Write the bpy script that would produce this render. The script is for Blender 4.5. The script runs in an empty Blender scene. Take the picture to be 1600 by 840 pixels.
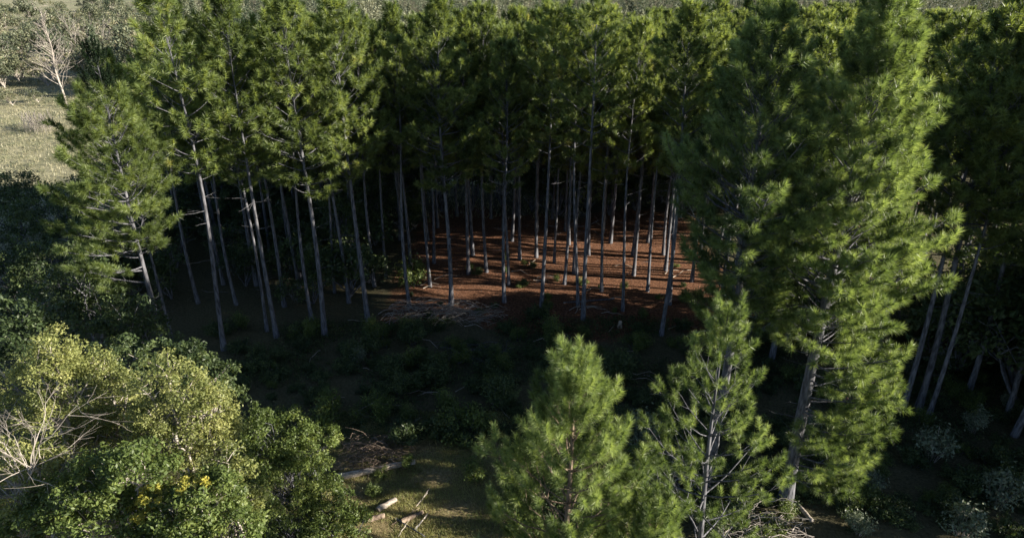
import bpy, math, random
import numpy as np
R = math.radians
C = bpy.context.scene.collection
rng = np.random.default_rng(7)
random.seed(7)

# ---------------------------------------------------------------- camera, sky, sun, exposure
CAM_H, PITCH, FPX = 18.0, R(24.0), 1067.0
cam = bpy.data.cameras.new('camera'); co = bpy.data.objects.new('camera', cam); C.objects.link(co)
cam.sensor_width = 36.0; cam.lens = 36.0 * FPX / 1600.0
cam.clip_start = 0.1; cam.clip_end = 9000
co.location = (0, 0, CAM_H); co.rotation_euler = (R(90) - PITCH, 0, 0)
sc = bpy.context.scene; sc.camera = co
SUN_EL, SUN_AZ = R(18.5), R(-9.5)           # azimuth from +X, counter-clockwise; light comes from the right
world = bpy.data.worlds.new('World'); sc.world = world; world.use_nodes = True
wn = world.node_tree.nodes; wl = world.node_tree.links
sky = wn.new('ShaderNodeTexSky'); sky.sky_type = 'NISHITA'; sky.sun_disc = False
sky.sun_elevation = SUN_EL; sky.sun_rotation = R(90) - SUN_AZ
sky.air_density = 0.7; sky.dust_density = 0.3; sky.ozone_density = 1.5
wl.new(sky.outputs[0], wn['Background'].inputs[0]); wn['Background'].inputs[1].default_value = 0.06
sun = bpy.data.lights.new('sun', 'SUN'); sun.energy = 5.0; sun.angle = R(0.5); sun.color = (1.0, 0.91, 0.77)
so = bpy.data.objects.new('sun', sun); C.objects.link(so)
so.rotation_euler = (0, R(90) - SUN_EL, SUN_AZ); so.location = (60, 0, 60)
sc.view_settings.view_transform = 'Standard'; sc.view_settings.look = 'None'
sc.view_settings.exposure = 1.65; sc.view_settings.gamma = 1.0
sc.render.engine = 'CYCLES'
sc.cycles.max_bounces = 5; sc.cycles.diffuse_bounces = 3; sc.cycles.transmission_bounces = 3
sc.cycles.glossy_bounces = 1; sc.cycles.use_denoising = True

# ---------------------------------------------------------------- picture point -> place on the ground
cp, sp = math.cos(PITCH), math.sin(PITCH)
def ray(u, v):
    a = (u - 800) / FPX; b = (v - 420) / FPX
    return a, cp - b * sp, -sp - b * cp
def gp(u, v):
    a, y, z = ray(u, v); t = CAM_H / -z
    return a * t, y * t
def at(u, v, Y):
    a, y, z = ray(u, v); t = Y / y
    return np.array((a * t, Y, CAM_H + z * t))
def mpp(u, v, Y):
    return (Y / ray(u, v)[1]) / FPX

# ---------------------------------------------------------------- mesh buffer
class MB:
    def __init__(s): s.V = []; s.F = {3: [], 4: []}; s.n = 0; s.A = []
    def add(s, v, f, tint=None):
        v = np.asarray(v, float).reshape(-1, 3); f = np.asarray(f, int)
        s.V.append(v); s.F[f.shape[1]].append(f + s.n); s.n += len(v)
        s.A.append(np.full(len(v), 0.5) if tint is None else np.broadcast_to(np.asarray(tint, float), (len(v),)))
    def tube(s, P, rad, sides=5, tint=0.5, cap=True):
        P = np.asarray(P, float); n = len(P); rad = np.broadcast_to(np.asarray(rad, float), (n,))
        T = np.gradient(P, axis=0); T /= np.linalg.norm(T, axis=1)[:, None] + 1e-9
        ref = np.array((0, 0, 1.0)) if abs(T[0, 2]) < 0.8 else np.array((1.0, 0, 0))
        X = np.cross(T, ref); X /= np.linalg.norm(X, axis=1)[:, None] + 1e-9
        Y = np.cross(T, X)
        a = np.arange(sides) * 2 * math.pi / sides
        V = P[:, None, :] + rad[:, None, None] * (np.cos(a)[None, :, None] * X[:, None, :] + np.sin(a)[None, :, None] * Y[:, None, :])
        i = np.arange(n - 1)[:, None] * sides; j = np.arange(sides)[None, :]; k = (j + 1) % sides
        F = np.stack([i + j, i + k, i + sides + k, i + sides + j], -1).reshape(-1, 4)
        base = s.n
        s.add(V.reshape(-1, 3), F, tint)
        if cap:
            for row in (0, n - 1):
                c = s.n; s.add(P[row][None], np.zeros((0, 3), int), tint)
                q = np.arange(sides)
                s.F[3].append(np.stack([base + row * sides + q, base + row * sides + (q + 1) % sides, np.full(sides, c)], 1))
    def mesh(s, name, mat, smooth=False):
        V = np.concatenate(s.V); A = np.concatenate(s.A)
        f3 = np.concatenate(s.F[3]) if s.F[3] else np.zeros((0, 3), int)
        f4 = np.concatenate(s.F[4]) if s.F[4] else np.zeros((0, 4), int)
        me = bpy.data.meshes.new(name)
        me.vertices.add(len(V)); me.vertices.foreach_set('co', V.astype(np.float32).ravel())
        nl = f3.size + f4.size; me.loops.add(nl)
        me.loops.foreach_set('vertex_index', np.concatenate([f3.ravel(), f4.ravel()]).astype(np.int32))
        me.polygons.add(len(f3) + len(f4))
        st = np.concatenate([np.arange(len(f3)) * 3, f3.size + np.arange(len(f4)) * 4]).astype(np.int32)
        me.polygons.foreach_set('loop_start', st)
        if smooth: me.polygons.foreach_set('use_smooth', np.ones(len(st), bool))
        at_ = me.attributes.new('tint', 'FLOAT', 'POINT'); at_.data.foreach_set('value', A.astype(np.float32))
        me.update(calc_edges=True); me.materials.append(mat)
        return me

def link(name, me, parent=None, loc=None):
    o = bpy.data.objects.new(name, me); C.objects.link(o)
    if parent is not None: o.parent = parent
    if loc is not None: o.location = loc
    return o
def tag(o, label=None, cat=None, group=None, kind=None):
    if label: o['label'] = label
    if cat: o['category'] = cat
    if group: o['group'] = group
    if kind: o['kind'] = kind
    return o
def thing(name, loc, rz=0, scale=(1, 1, 1), label=None, cat=None, group=None):
    o = link(name, None, loc=loc); o.rotation_euler = (0, 0, rz); o.scale = scale
    return tag(o, label, cat, group)

# ---------------------------------------------------------------- materials
def mat(name, fn):
    m = bpy.data.materials.new(name); m.use_nodes = True
    nt = m.node_tree; fn(nt.nodes, nt.links, nt.nodes['Principled BSDF'], nt.nodes['Material Output']); return m
def ramp(n, l, src, stops):
    r = n.new('ShaderNodeValToRGB'); e = r.color_ramp.elements
    while len(e) < len(stops): e.new(0.5)
    for q, (p, c) in zip(e, stops): q.position = p; q.color = (*c, 1)
    l.new(src, r.inputs[0]); return r.outputs[0]
def leafmat(name, stops, trans=0.35, rough=0.5, spec=0.35, tcol=(1.5, 1.45, 0.7), obvar=0.16):
    def fn(n, l, p, out):
        a = n.new('ShaderNodeAttribute'); a.attribute_name = 'tint'
        oi = n.new('ShaderNodeObjectInfo')
        m1 = n.new('ShaderNodeMath'); m1.operation = 'MULTIPLY_ADD'; l.new(oi.outputs['Random'], m1.inputs[0])
        m1.inputs[1].default_value = obvar * 2; m1.inputs[2].default_value = -obvar
        m2 = n.new('ShaderNodeMath'); l.new(m1.outputs[0], m2.inputs[0]); l.new(a.outputs['Fac'], m2.inputs[1])
        c = ramp(n, l, m2.outputs[0], stops)
        l.new(c, p.inputs['Base Color']); p.inputs['Roughness'].default_value = rough
        p.inputs['Specular IOR Level'].default_value = spec
        t = n.new('ShaderNodeBsdfTranslucent'); mx = n.new('ShaderNodeMix'); mx.data_type = 'RGBA'; mx.blend_type = 'MULTIPLY'
        mx.inputs[0].default_value = 1; l.new(c, mx.inputs[6]); mx.inputs[7].default_value = (*tcol, 1)
        l.new(mx.outputs[2], t.inputs[0])
        ms = n.new('ShaderNodeMixShader'); ms.inputs[0].default_value = trans
        l.new(p.outputs[0], ms.inputs[1]); l.new(t.outputs[0], ms.inputs[2]); l.new(ms.outputs[0], out.inputs[0])
    return mat(name, fn)
def barkmat(name, c1, c2, scale=(14, 14, 3), bump=0.5):
    def fn(n, l, p, out):
        tc = n.new('ShaderNodeTexCoord'); mp = n.new('ShaderNodeMapping'); mp.inputs['Scale'].default_value = scale
        l.new(tc.outputs['Object'], mp.inputs[0])
        vz = n.new('ShaderNodeTexNoise'); vz.inputs['Scale'].default_value = 1.0; vz.inputs['Detail'].default_value = 5; l.new(mp.outputs[0], vz.inputs['Vector'])
        l.new(ramp(n, l, vz.outputs[0], [(0.35, c1), (0.62, c2)]), p.inputs['Base Color'])
        p.inputs['Roughness'].default_value = 0.9; p.inputs['Specular IOR Level'].default_value = 0.2
        b = n.new('ShaderNodeBump'); b.inputs['Strength'].default_value = bump; b.inputs['Distance'].default_value = 0.05
        l.new(vz.outputs[0], b.inputs['Height']); l.new(b.outputs[0], p.inputs['Normal'])
    return mat(name, fn)
M = {}
M['needle'] = leafmat('pine_needles', [(0.0, (0.026, 0.044, 0.015)), (0.5, (0.135, 0.182, 0.058)), (0.95, (0.26, 0.32, 0.11)), (1.0, (0.28, 0.28, 0.11))], trans=0.5, rough=0.42, spec=0.5, tcol=(1.5, 1.4, 0.75), obvar=0.12)
M['needle_near'] = leafmat('young_pine_needles', [(0.0, (0.028, 0.050, 0.017)), (0.5, (0.128, 0.180, 0.060)), (1.0, (0.31, 0.38, 0.145))], trans=0.42, rough=0.42, spec=0.5, tcol=(1.4, 1.4, 0.8), obvar=0.02)
M['needle_painted_shade'] = leafmat('pine_needles_painted_shade', [(0.0, (0.005, 0.010, 0.005)), (1.0, (0.012, 0.024, 0.010))], trans=0.05, spec=0.1, obvar=0.0)  # needles darkened to paint in the shade on the far left pine's tip
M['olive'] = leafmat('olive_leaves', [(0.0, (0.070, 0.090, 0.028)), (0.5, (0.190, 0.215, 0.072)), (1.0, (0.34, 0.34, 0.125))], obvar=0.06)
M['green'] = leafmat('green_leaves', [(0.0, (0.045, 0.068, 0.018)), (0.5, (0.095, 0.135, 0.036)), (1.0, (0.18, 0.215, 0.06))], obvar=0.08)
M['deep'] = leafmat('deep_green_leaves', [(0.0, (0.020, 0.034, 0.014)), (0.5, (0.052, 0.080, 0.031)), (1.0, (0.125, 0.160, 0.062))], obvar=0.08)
M['silver'] = leafmat('silvery_leaves', [(0.0, (0.06, 0.08, 0.05)), (0.5, (0.13, 0.16, 0.10)), (1.0, (0.26, 0.29, 0.20))], trans=0.2, tcol=(1.1, 1.2, 0.8))
M['yellow'] = leafmat('yellow_leaves', [(0.0, (0.16, 0.17, 0.035)), (0.5, (0.34, 0.32, 0.06)), (1.0, (0.55, 0.47, 0.09))], obvar=0.0)
M['far'] = leafmat('far_leaves', [(0.0, (0.055, 0.07, 0.045)), (0.5, (0.12, 0.135, 0.080)), (0.8, (0.20, 0.20, 0.115)), (1.0, (0.25, 0.215, 0.16))], trans=0.2, obvar=0.25)
M['grass'] = leafmat('grass_blades', [(0.0, (0.10, 0.13, 0.04)), (0.5, (0.27, 0.285, 0.11)), (1.0, (0.50, 0.44, 0.25))], trans=0.3, obvar=0.0)
M['dry'] = leafmat('dry_grass', [(0.0, (0.12, 0.125, 0.07)), (0.5, (0.26, 0.245, 0.16)), (1.0, (0.42, 0.38, 0.27))], trans=0.3, obvar=0.0)
M['bark'] = barkmat('grey_pine_bark', (0.045, 0.046, 0.052), (0.15, 0.15, 0.165))
M['bark_brown'] = barkmat('brown_pine_bark', (0.09, 0.065, 0.05), (0.24, 0.185, 0.14))
M['bark_pale'] = barkmat('pale_branch_bark', (0.20, 0.175, 0.15), (0.40, 0.36, 0.32), bump=0.2)
M['wood'] = barkmat('weathered_wood', (0.20, 0.17, 0.14), (0.40, 0.35, 0.30), scale=(3, 14, 14))
M['cut'] = barkmat('cut_wood', (0.25, 0.19, 0.14), (0.48, 0.39, 0.30), scale=(9, 9, 9), bump=0.1)
M['cone'] = barkmat('cone_scales', (0.04, 0.025, 0.02), (0.12, 0.07, 0.05), scale=(40, 40, 40))

# ---------------------------------------------------------------- ground
def gz(x, y):
    return 0.12 * np.sin(x * 0.23 + 1.3 + np.sin(y * 0.11)) * np.cos(y * 0.19 + 0.6 * np.sin(x * 0.17)) + 0.025 * np.sin(x * 0.9 + y * 0.6 + 2 * np.sin(x * 0.3)) + 0.012 * np.sin(x * 2.1 - y * 1.7)
def axis(lo, hi, step, far):
    a = np.arange(lo, hi + step, step); g = []; d = step
    v = hi
    while v < far: d *= 1.22; v += d; g.append(v)
    h = []; d = step; v = lo
    while v > -far: d *= 1.22; v -= d; h.append(v)
    return np.concatenate([h[::-1], a, g])
def sm(a, b, x): t = np.clip((x - a) / (b - a), 0, 1); return t * t * (3 - 2 * t)
ax = axis(-60, 45, 0.6, 5000); ay = axis(4, 66, 0.6, 5000)
GX, GY = np.meshgrid(ax, ay, indexing='ij')
far_fade = 1 - sm(150, 400, np.hypot(GX, GY))
GZ = gz(GX, GY) * far_fade
m = MB(); nx, ny = GX.shape
i, j = np.meshgrid(np.arange(nx - 1), np.arange(ny - 1), indexing='ij'); k = i * ny + j
m.add(np.stack([GX, GY, GZ], -1).reshape(-1, 3), np.stack([k, k + ny, k + ny + 1, k + 1], -1).reshape(-1, 4))
wob = 1.2 * np.sin(GX * 0.45) + 0.8 * np.sin(GX * 1.1 + 2)
litter = sm(31.2, 33.4, GY + wob * 0.8) * (1 - sm(50, 53, GY + wob)) * sm(-9, -4.5, GX + wob) * (1 - sm(9.0, 12, GX))
litter = np.maximum(litter, 0.8 * sm(30.5, 33, GY) * (1 - sm(50, 54, GY)) * sm(6, 10, GX) * (1 - sm(12, 16, GX)))
meadow = np.maximum(sm(50, 54, GY), 1 - sm(-34, -26, GX)) * (1 - litter) * (1 - np.maximum(sm(-34, -26, GX), sm(70, 85, GY) * sm(-6, 6, GX + 0.52 * GY)))
meadow = np.maximum(meadow, sm(58, 60, GY) * (1 - sm(68, 72, GY)) * sm(-9, -6, GX) * (1 - sm(2, 5, GX)))
grass = sm(-9, -6, GX) * (1 - sm(3, 6, GX)) * (1 - sm(22.5, 24.5, GY + 0.5 * wob))
gme = None
def gmat(n, l, p, out):
    geo = n.new('ShaderNodeNewGeometry')
    def noise(s, d=6, rough=0.6):
        t = n.new('ShaderNodeTexNoise'); t.inputs['Scale'].default_value = s; t.inputs['Detail'].default_value = d
        t.inputs['Roughness'].default_value = rough; l.new(geo.outputs['Position'], t.inputs['Vector']); return t.outputs[0]
    def attr(a):
        q = n.new('ShaderNodeAttribute'); q.attribute_name = a
        r = n.new('ShaderNodeMath'); r.operation = 'MULTIPLY_ADD'; l.new(n1, r.inputs[0]); r.inputs[1].default_value = 1.2; r.inputs[2].default_value = -0.6
        s = n.new('ShaderNodeMath'); l.new(q.outputs['Fac'], s.inputs[0]); l.new(r.outputs[0], s.inputs[1])
        t = n.new('ShaderNodeMapRange'); t.inputs[1].default_value = 0.3; t.inputs[2].default_value = 0.7; l.new(s.outputs[0], t.inputs[0]); return t.outputs[0]
    n1 = noise(1.3); n2 = noise(9, 8, 0.75); n3 = noise(0.12, 5)
    soil = ramp(n, l, n2, [(0.3, (0.035, 0.030, 0.018)), (0.5, (0.085, 0.080, 0.045)), (0.7, (0.14, 0.12, 0.075))])
    lit = ramp(n, l, n2, [(0.36, (0.035, 0.020, 0.014)), (0.5, (0.13, 0.062, 0.036)), (0.70, (0.34, 0.18, 0.105))])
    gr = ramp(n, l, n2, [(0.3, (0.07, 0.06, 0.03)), (0.5, (0.17, 0.14, 0.07)), (0.72, (0.34, 0.27, 0.16))])
    me1 = ramp(n, l, n3, [(0.35, (0.17, 0.18, 0.11)), (0.5, (0.33, 0.32, 0.21)), (0.65, (0.23, 0.25, 0.14))])
    me2 = ramp(n, l, n1, [(0.3, (0.55, 0.55, 0.55)), (0.65, (1.15, 1.1, 1.05))])
    mm = n.new('ShaderNodeMix'); mm.data_type = 'RGBA'; mm.blend_type = 'MULTIPLY'; mm.inputs[0].default_value = 1
    l.new(me1, mm.inputs[6]); l.new(me2, mm.inputs[7])
    cur = soil
    for a, c in (('grass', gr), ('meadow', mm.outputs[2]), ('litter', lit)):
        x = n.new('ShaderNodeMix'); x.data_type = 'RGBA'; l.new(attr(a), x.inputs[0]); l.new(cur, x.inputs[6]); l.new(c, x.inputs[7]); cur = x.outputs[2]
    l.new(cur, p.inputs['Base Color']); p.inputs['Roughness'].default_value = 0.95; p.inputs['Specular IOR Level'].default_value = 0.1
    b = n.new('ShaderNodeBump'); b.inputs['Strength'].default_value = 0.9; b.inputs['Distance'].default_value = 0.10
    l.new(n2, b.inputs['Height']); l.new(b.outputs[0], p.inputs['Normal'])
gme = m.mesh('ground', mat('forest_ground', gmat), True)
for nm, arr in (('litter', litter), ('meadow', meadow), ('grass', grass)):
    q = gme.attributes.new(nm, 'FLOAT', 'POINT'); q.data.foreach_set('value', arr.astype(np.float32).ravel())
tag(link('ground', gme), kind='structure')

# ---------------------------------------------------------------- foliage primitives
def unit(v): return v / (np.linalg.norm(v, axis=-1, keepdims=True) + 1e-9)
def tufts(mb, P, D, n, ln, w, L=0.3, tint=None, droop=0.12, rs=rng):
    P = np.asarray(P); D = unit(np.asarray(D)); T = len(P)
    if T == 0: return
    t = rs.random((T, n)) ** 0.8
    phi = rs.random((T, n)) * 2 * math.pi
    ref = np.where(np.abs(D[:, 2:3]) < 0.9, np.array((0, 0, 1.0)), np.array((1.0, 0, 0)))
    X = unit(np.cross(D, ref)); Y = np.cross(D, X)
    A = (1.5 - 1.0 * t) * (0.75 + 0.5 * rs.random((T, n)))
    per = np.cos(phi)[..., None] * X[:, None] + np.sin(phi)[..., None] * Y[:, None]
    nd = np.cos(A)[..., None] * D[:, None] + np.sin(A)[..., None] * per
    nd[..., 2] -= droop * rs.random((T, n))
    root = P[:, None] + D[:, None] * (L * t)[..., None]
    le = ln * (0.75 + 0.4 * rs.random((T, n)))[..., None]
    tip = root + nd * le
    side = unit(np.cross(nd, rs.normal(size=(T, n, 3)))) * (w / 2)
    V = np.stack([root - side, root + side, tip], 2).reshape(-1, 3)
    if tint is None: tint = np.clip(rs.normal(0.42, 0.16, T), 0, 0.92)
    tn = np.repeat(np.clip(tint[:, None] + rs.normal(0, 0.06, (T, n)), 0, 1).ravel(), 3)
    mb.add(V, np.arange(len(V)).reshape(-1, 3), tn)
def leaves(mb, Cn, rad, n, size, tint=None, flat=0.7, rs=rng, tv=0.14):
    Cn = np.asarray(Cn); T = len(Cn)
    if T == 0: return
    d = rs.normal(size=(T, n, 3)); d = unit(d) * (rs.random((T, n, 1)) ** 0.45)
    rad = np.broadcast_to(np.asarray(rad, float), (T,))
    d *= rad[:, None, None]; d[..., 2] *= flat
    c = Cn[:, None] + d
    nrm = unit(rs.normal(size=(T, n, 3)) + np.array((0, 0, 0.9)) + d / rad[:, None, None] * 0.8)
    a = unit(np.cross(nrm, rs.normal(size=(T, n, 3)))); b = np.cross(nrm, a)
    s = size * (0.6 + 0.8 * rs.random((T, n, 1)))
    V = np.stack([c - a * s * 0.9, c + b * s * 0.42, c + a * s * 0.9, c - b * s * 0.42], 2).reshape(-1, 3)
    if tint is None: tint = np.clip(rs.normal(0.5, 0.18, T), 0, 1)
    tn = np.repeat(np.clip(tint[:, None] + rs.normal(0, tv, (T, n)), 0, 1).ravel(), 4)
    mb.add(V, np.arange(len(V)).reshape(-1, 4), tn)

# ---------------------------------------------------------------- pines
def make_pine(seed, H, cb, rad, blades, ln, w, r0, whorl=0.55, nl=5, tuftL=0.32, dens=1.0, low=None, shade_paint_top=None,
              peak=0.3, side_bias=None, dead=True, young=False, keep=0.9, tm=0.42, up=0.38, lv=0.65):
    """trunk buffer (bark, limbs, bare lower branches) and crown buffer (needle tufts)"""
    rs = np.random.default_rng(seed)
    tr, cr, dk = MB(), MB(), MB()
    nz = 14; zz = np.linspace(-0.15, H, nz)
    sway = 0.05 + 0.10 * rs.random(); ph = rs.random(2) * 6
    def axis_at(z): return np.array((sway * math.sin(z * 0.35 + ph[0]) - sway * math.sin(ph[0]), sway * math.sin(z * 0.3 + ph[1]) - sway * math.sin(ph[1]), z))
    def rad_at(z): return max(0.02, r0 * (1 - 0.86 * max(0, z) / H) * (1 + 0.35 * math.exp(-max(0, z) * 2.5)))
    tr.tube([axis_at(z) for z in zz], [rad_at(z) for z in zz], 9)
    P, D, TI = [], [], []; PD, DD = [], []
    def limb(z, az, Lb, e0, thin=1.0, tn=None, foliage=True, bareto=0.35):
        h = np.array((math.cos(az), math.sin(az), 0)); n = 6
        s = np.linspace(0, 1, n); bend = rs.normal(0, 0.10)
        hor = s * Lb * math.cos(e0); ver = s * Lb * math.sin(e0) + (0.28 if foliage else 0.05) * Lb * s ** 2.2
        sd = np.array((-h[1], h[0], 0)); base = axis_at(z)
        pts = base + hor[:, None] * h + (bend * Lb * s ** 2)[:, None] * sd + ver[:, None] * np.array((0, 0, 1)) + rs.normal(0, 0.02 * Lb, (n, 3)) * s[:, None]
        rr = min(rad_at(z) * 0.5, (0.012 + 0.011 * Lb)) * thin
        tr.tube(pts, rr * (1 - 0.75 * s), 4, cap=False)
        if not foliage: return pts
        if tn is None: tn = np.clip(rs.normal(tm, 0.13), 0.05, 0.9)
        tgt = (PD, DD) if (shade_paint_top is not None and z > shade_paint_top) else (P, D)
        def put(p, d):
            d = d / (np.linalg.norm(d) + 1e-9); d[2] += up
            tgt[0].append(p); tgt[1].append(d)
            if tgt[0] is P: TI.append(np.clip(tn + rs.normal(0, 0.15), 0, 0.95))
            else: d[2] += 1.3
        end_d = pts[-1] - pts[-2]; put(pts[-1], end_d); put(pts[-1] - unit(end_d) * tuftL * 0.7, end_d)
        nb = max(2, int(Lb * 3.4 * dens))
        for q in range(nb):
            sq = bareto + (1 - bareto) * (q + rs.random()) / nb
            f = sq * (n - 1); i0 = min(int(f), n - 2); p0 = pts[i0] + (pts[i0 + 1] - pts[i0]) * (f - i0)
            d0 = unit(pts[i0 + 1] - pts[i0]); sgn = 1 if q % 2 else -1
            dd = unit(d0 * 0.8 + sd * sgn * (0.6 + 0.4 * rs.random()) + np.array((0, 0, rs.normal(0.12, 0.22))))
            bl = (0.22 + 0.34 * Lb * (1.05 - sq)) * (0.7 + 0.6 * rs.random())
            p1 = p0 + dd * bl + np.array((0, 0, 0.10 * bl))
            tr.tube([p0, (p0 + p1) / 2, p1], [rr * 0.35, rr * 0.3, rr * 0.2], 3, cap=False)
            put(p1, dd)
            if bl > 0.45: put(p0 + (p1 - p0) * 0.55, dd + rs.normal(0, 0.35, 3))
            if bl > 0.7:
                d3 = unit(dd - sd * sgn * 0.9); put(p0 + (p1 - p0) * 0.6 + d3 * 0.25, d3)
        return pts
    z = cb; k = 0
    while z < H - 0.25:
        f = (z - cb) / (H - cb)
        prof = (0.55 + 0.45 * f / peak) if f < peak else (1 - (f - peak) / (1 - peak)) ** 0.72
        Lm = rad * max(prof, 0.12) * (0.85 + 0.3 * rs.random()) + 0.12
        e0 = R(8 + 52 * f ** 1.3)
        nn = nl if f < 0.85 else 4
        for a in range(nn):
            if rs.random() > keep: continue
            az = (a + 0.5 * (k % 2)) * 2 * math.pi / nn + rs.normal(0, 0.28)
            L = Lm * (lv + (1.1 - lv) * rs.random())
            if f < 0.12 and rs.random() < 0.35: L *= 0.7
            if shade_paint_top is not None and z > shade_paint_top:
                L *= 0.62
                if rs.random() < 0.3: continue
            if side_bias: L *= 1 + side_bias[1] * math.cos(az - side_bias[0])
            limb(z + rs.normal(0, 0.08), az, L, e0 + rs.normal(0, 0.1))
        z += whorl * (0.8 + 0.4 * rs.random()) * (1 - 0.35 * f); k += 1
    top = axis_at(H)
    for q in range(4):
        p = top - np.array((0, 0, q * 0.28)); tgt = (PD, DD) if shade_paint_top is not None else (P, D)
        tgt[0].append(p); tgt[1].append(np.array((rs.normal(0, .05), rs.normal(0, .05), 1.0)))
        if tgt[0] is P: TI.append(0.7)
    if low:
        for (z, az, L, e) in low: limb(z, az, L, e, thin=1.2, bareto=0.3)
    if dead:
        z = 1.8 + rs.random()
        while z < cb + 0.8:
            for a in range(rs.integers(1, 4)):
                pts = limb(z, rs.random() * 6.28, (0.35 + 1.0 * rs.random() ** 1.5) * (0.5 + 0.7 * z / cb), rs.normal(0.12, 0.18), 0.5, foliage=False)
                if rs.random() < 0.5:
                    d = unit(pts[3] - pts[2]) + rs.normal(0, 0.5, 3)
                    tr.tube([pts[3], pts[3] + unit(d) * 0.4 * rs.random() + 0.01], [0.008, 0.004], 3, cap=False)
            z += 0.5 + 0.5 * rs.random()
    tufts(cr, P, D, blades, ln, w, tuftL, np.array(TI), rs=rs)
    if PD: tufts(dk, PD, DD, blades, ln * 0.5, w, tuftL * 2.2, rs=rs, droop=0.0)  # tip tufts kept apart to carry the painted shade
    return tr, cr, dk

VAR = []
#        crown base, radius, limbs per whorl, keep, whorl gap, trunk radius, peak
PV = [(7.0, 2.2, 5, .90, .52, .125, .30), (8.2, 1.8, 5, .80, .60, .110, .40), (7.6, 2.5, 6, .78, .58, .135, .20), (8.6, 1.9, 4, .92, .50, .115, .45),
      (6.4, 2.3, 6, .88, .55, .130, .25), (7.8, 1.6, 6, .85, .48, .105, .50), (8.9, 2.2, 5, .75, .66, .120, .30), (7.2, 2.0, 5, .95, .50, .125, .60), (8.0, 2.6, 5, .82, .62, .140, .35),
      (2.2, 2.4, 6, .95, .50, .140, .20), (2.6, 2.2, 6, .95, .52, .135, .15)]  # last two: low crowns made for the unseen sun-blocking pines
for s, (cb, rd, nl, kp, wh, r0, pk) in enumerate(PV):
    tr, cr, _ = make_pine(100 + s, 15.0, cb, rd, 84, 0.26, 0.027, r0, keep=kp, tuftL=0.26, dens=0.78, nl=nl, whorl=wh, peak=pk, tm=0.55)
    VAR.append((tr.mesh('pine_trunk', M['bark'], True), cr.mesh('pine_crown', M['needle'])))
NV = 9
def pine(base, H, var, label, group, rz=None, wid=1.0, tilt=0.0, name='pine_tree'):
    x, y = base; s = H / 15.0
    t = thing(name, (x, y, float(gz(x, y))), rng.random() * 6.28 if rz is None else rz, (s * wid, s * wid, s), label, 'pine tree', group)
    t.rotation_euler[0] = rng.normal(0, 0.012) + tilt * 0; t.rotation_euler[1] = rng.normal(0, 0.012)
    tm, cm = VAR[var if var < 0 else var % NV]
    link('trunk', tm, t); link('crown', cm, t)
    return t
def Htop(y, v):
    return float(at(800, v, y)[2])

placed = []
FR = 'tall pines along the front edge of the stand'
front = [  # base u, v, top v, variant, width, label
 (350, 545, -10, 1, 1.1, 'tall pine on the left with thick leaning trunk and sunlit crown passing the picture top'),
 (432, 525, 2, 3, 1.0, 'pine with grey trunk beside a thinner twin trunk, left of the clearing'),
 (417, 515, 45, 5, 0.85, 'thinner twin pine trunk just left of its thicker neighbour'),
 (507, 522, 2, 0, 1.1, 'pine with bright pale upper trunk above the far left of clearing'),
 (575, 502, 5, 2, 1.0, 'pine with bare pale trunk foot at the clearing, left of the brush pile'),
 (705, 478, 8, 4, 1.0, 'straight dark grey pine rising right behind the brush pile'),
 (846, 482, 22, 3, 1.0, 'central pine with blue grey trunk bare highest up in the middle'),
 (911, 502, 12, 6, 1.0, 'pine trunk leaning right at the near edge of the orange floor'),
 (903, 482, 30, 1, 0.85, 'pine with sun streaked trunk just behind the leaning central one'),
 (1033, 525, 22, 5, 1.05, 'pine with sunlit right edge at the right end of orange floor'),
 (487, 498, 30, 6, 0.85, 'thin pine left of centre with dappled pale trunk in the shade'),
 (270, 534, 95, 5, 0.8, 'thin pine on the far left just right of the dark topped pine'),
 (973, 487, 40, 1, 0.85, 'dark shaded pine trunk among the right orange shadow stripes'),
 (1124, 560, 30, 0, 1.0, 'dark pine behind the young thin crowned pine on the right'),
]
for (u, v, tv, va, wd, lab) in front:
    b = gp(u, v); H = min(Htop(b[1], tv), 17.6); placed.append(b)
    pine(b, H, va, lab, FR, wid=wd * 15 / H * 0.5 + wd * 0.5)
IN = [(523, 455, 'pale sunlit pine trunk at left edge of the orange forest floor'), (545, 470, 'slender dark pine trunk next to a pale sunlit trunk, left'),
 (585, 445, 'pine with sunlit foot standing left on the orange floor'), (603, 432, 'bright narrow pine trunk deep left in the stand'),
 (642, 430, 'pine behind a small green sapling at the orange floor edge'), (678, 410, 'pale bright pine trunk behind the straight dark grey one'),
 (672, 446, 'black shaded pine trunk left of the brush pile pine'), (732, 428, 'pine with mottled sunlit trunk and dead twigs near centre'),
 (760, 425, 'pine with grass clump at its foot on the orange floor'), (795, 445, 'pine with curved foot on the brightest orange floor'),
 (838, 402, 'thin pine behind the central blue grey trunk'), (882, 445, 'pine with bright white right side near centre of the floor'),
 (866, 410, 'slim pale pine behind the row right of centre'), (897, 426, 'pine half hidden left of the leaning central trunk'),
 (940, 455, 'pine with a broken side branch on its sunlit trunk'), (1012, 455, 'pine with sunlit trunk near the right of the orange floor'),
 (990, 430, 'dark pine trunk behind the right orange shadow stripes'), (812, 405, 'thin shaded pine in the gap right of the curved foot pine')]
for n_, (u, v, lab) in enumerate(IN):
    b = gp(u, v); placed.append(b)
    pine(b, 14.9 + rng.normal(0, 0.5), n_ * 3 + 1, lab, 'pines standing on the orange needle floor', wid=0.85)
RT = [(1410, 640, 35, 1.0, 'leftmost of three leaning trunks behind the big right pine'), (1434, 640, 5, 1.0, 'middle of three leaning trunks behind the big right pine'),
 (1450, 652, 60, 0.9, 'rightmost leaning pine trunk with bright sunlit upper edge'), (1585, 680, 30, 1.0, 'shaded pine at the right picture edge with forked crown')]
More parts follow.
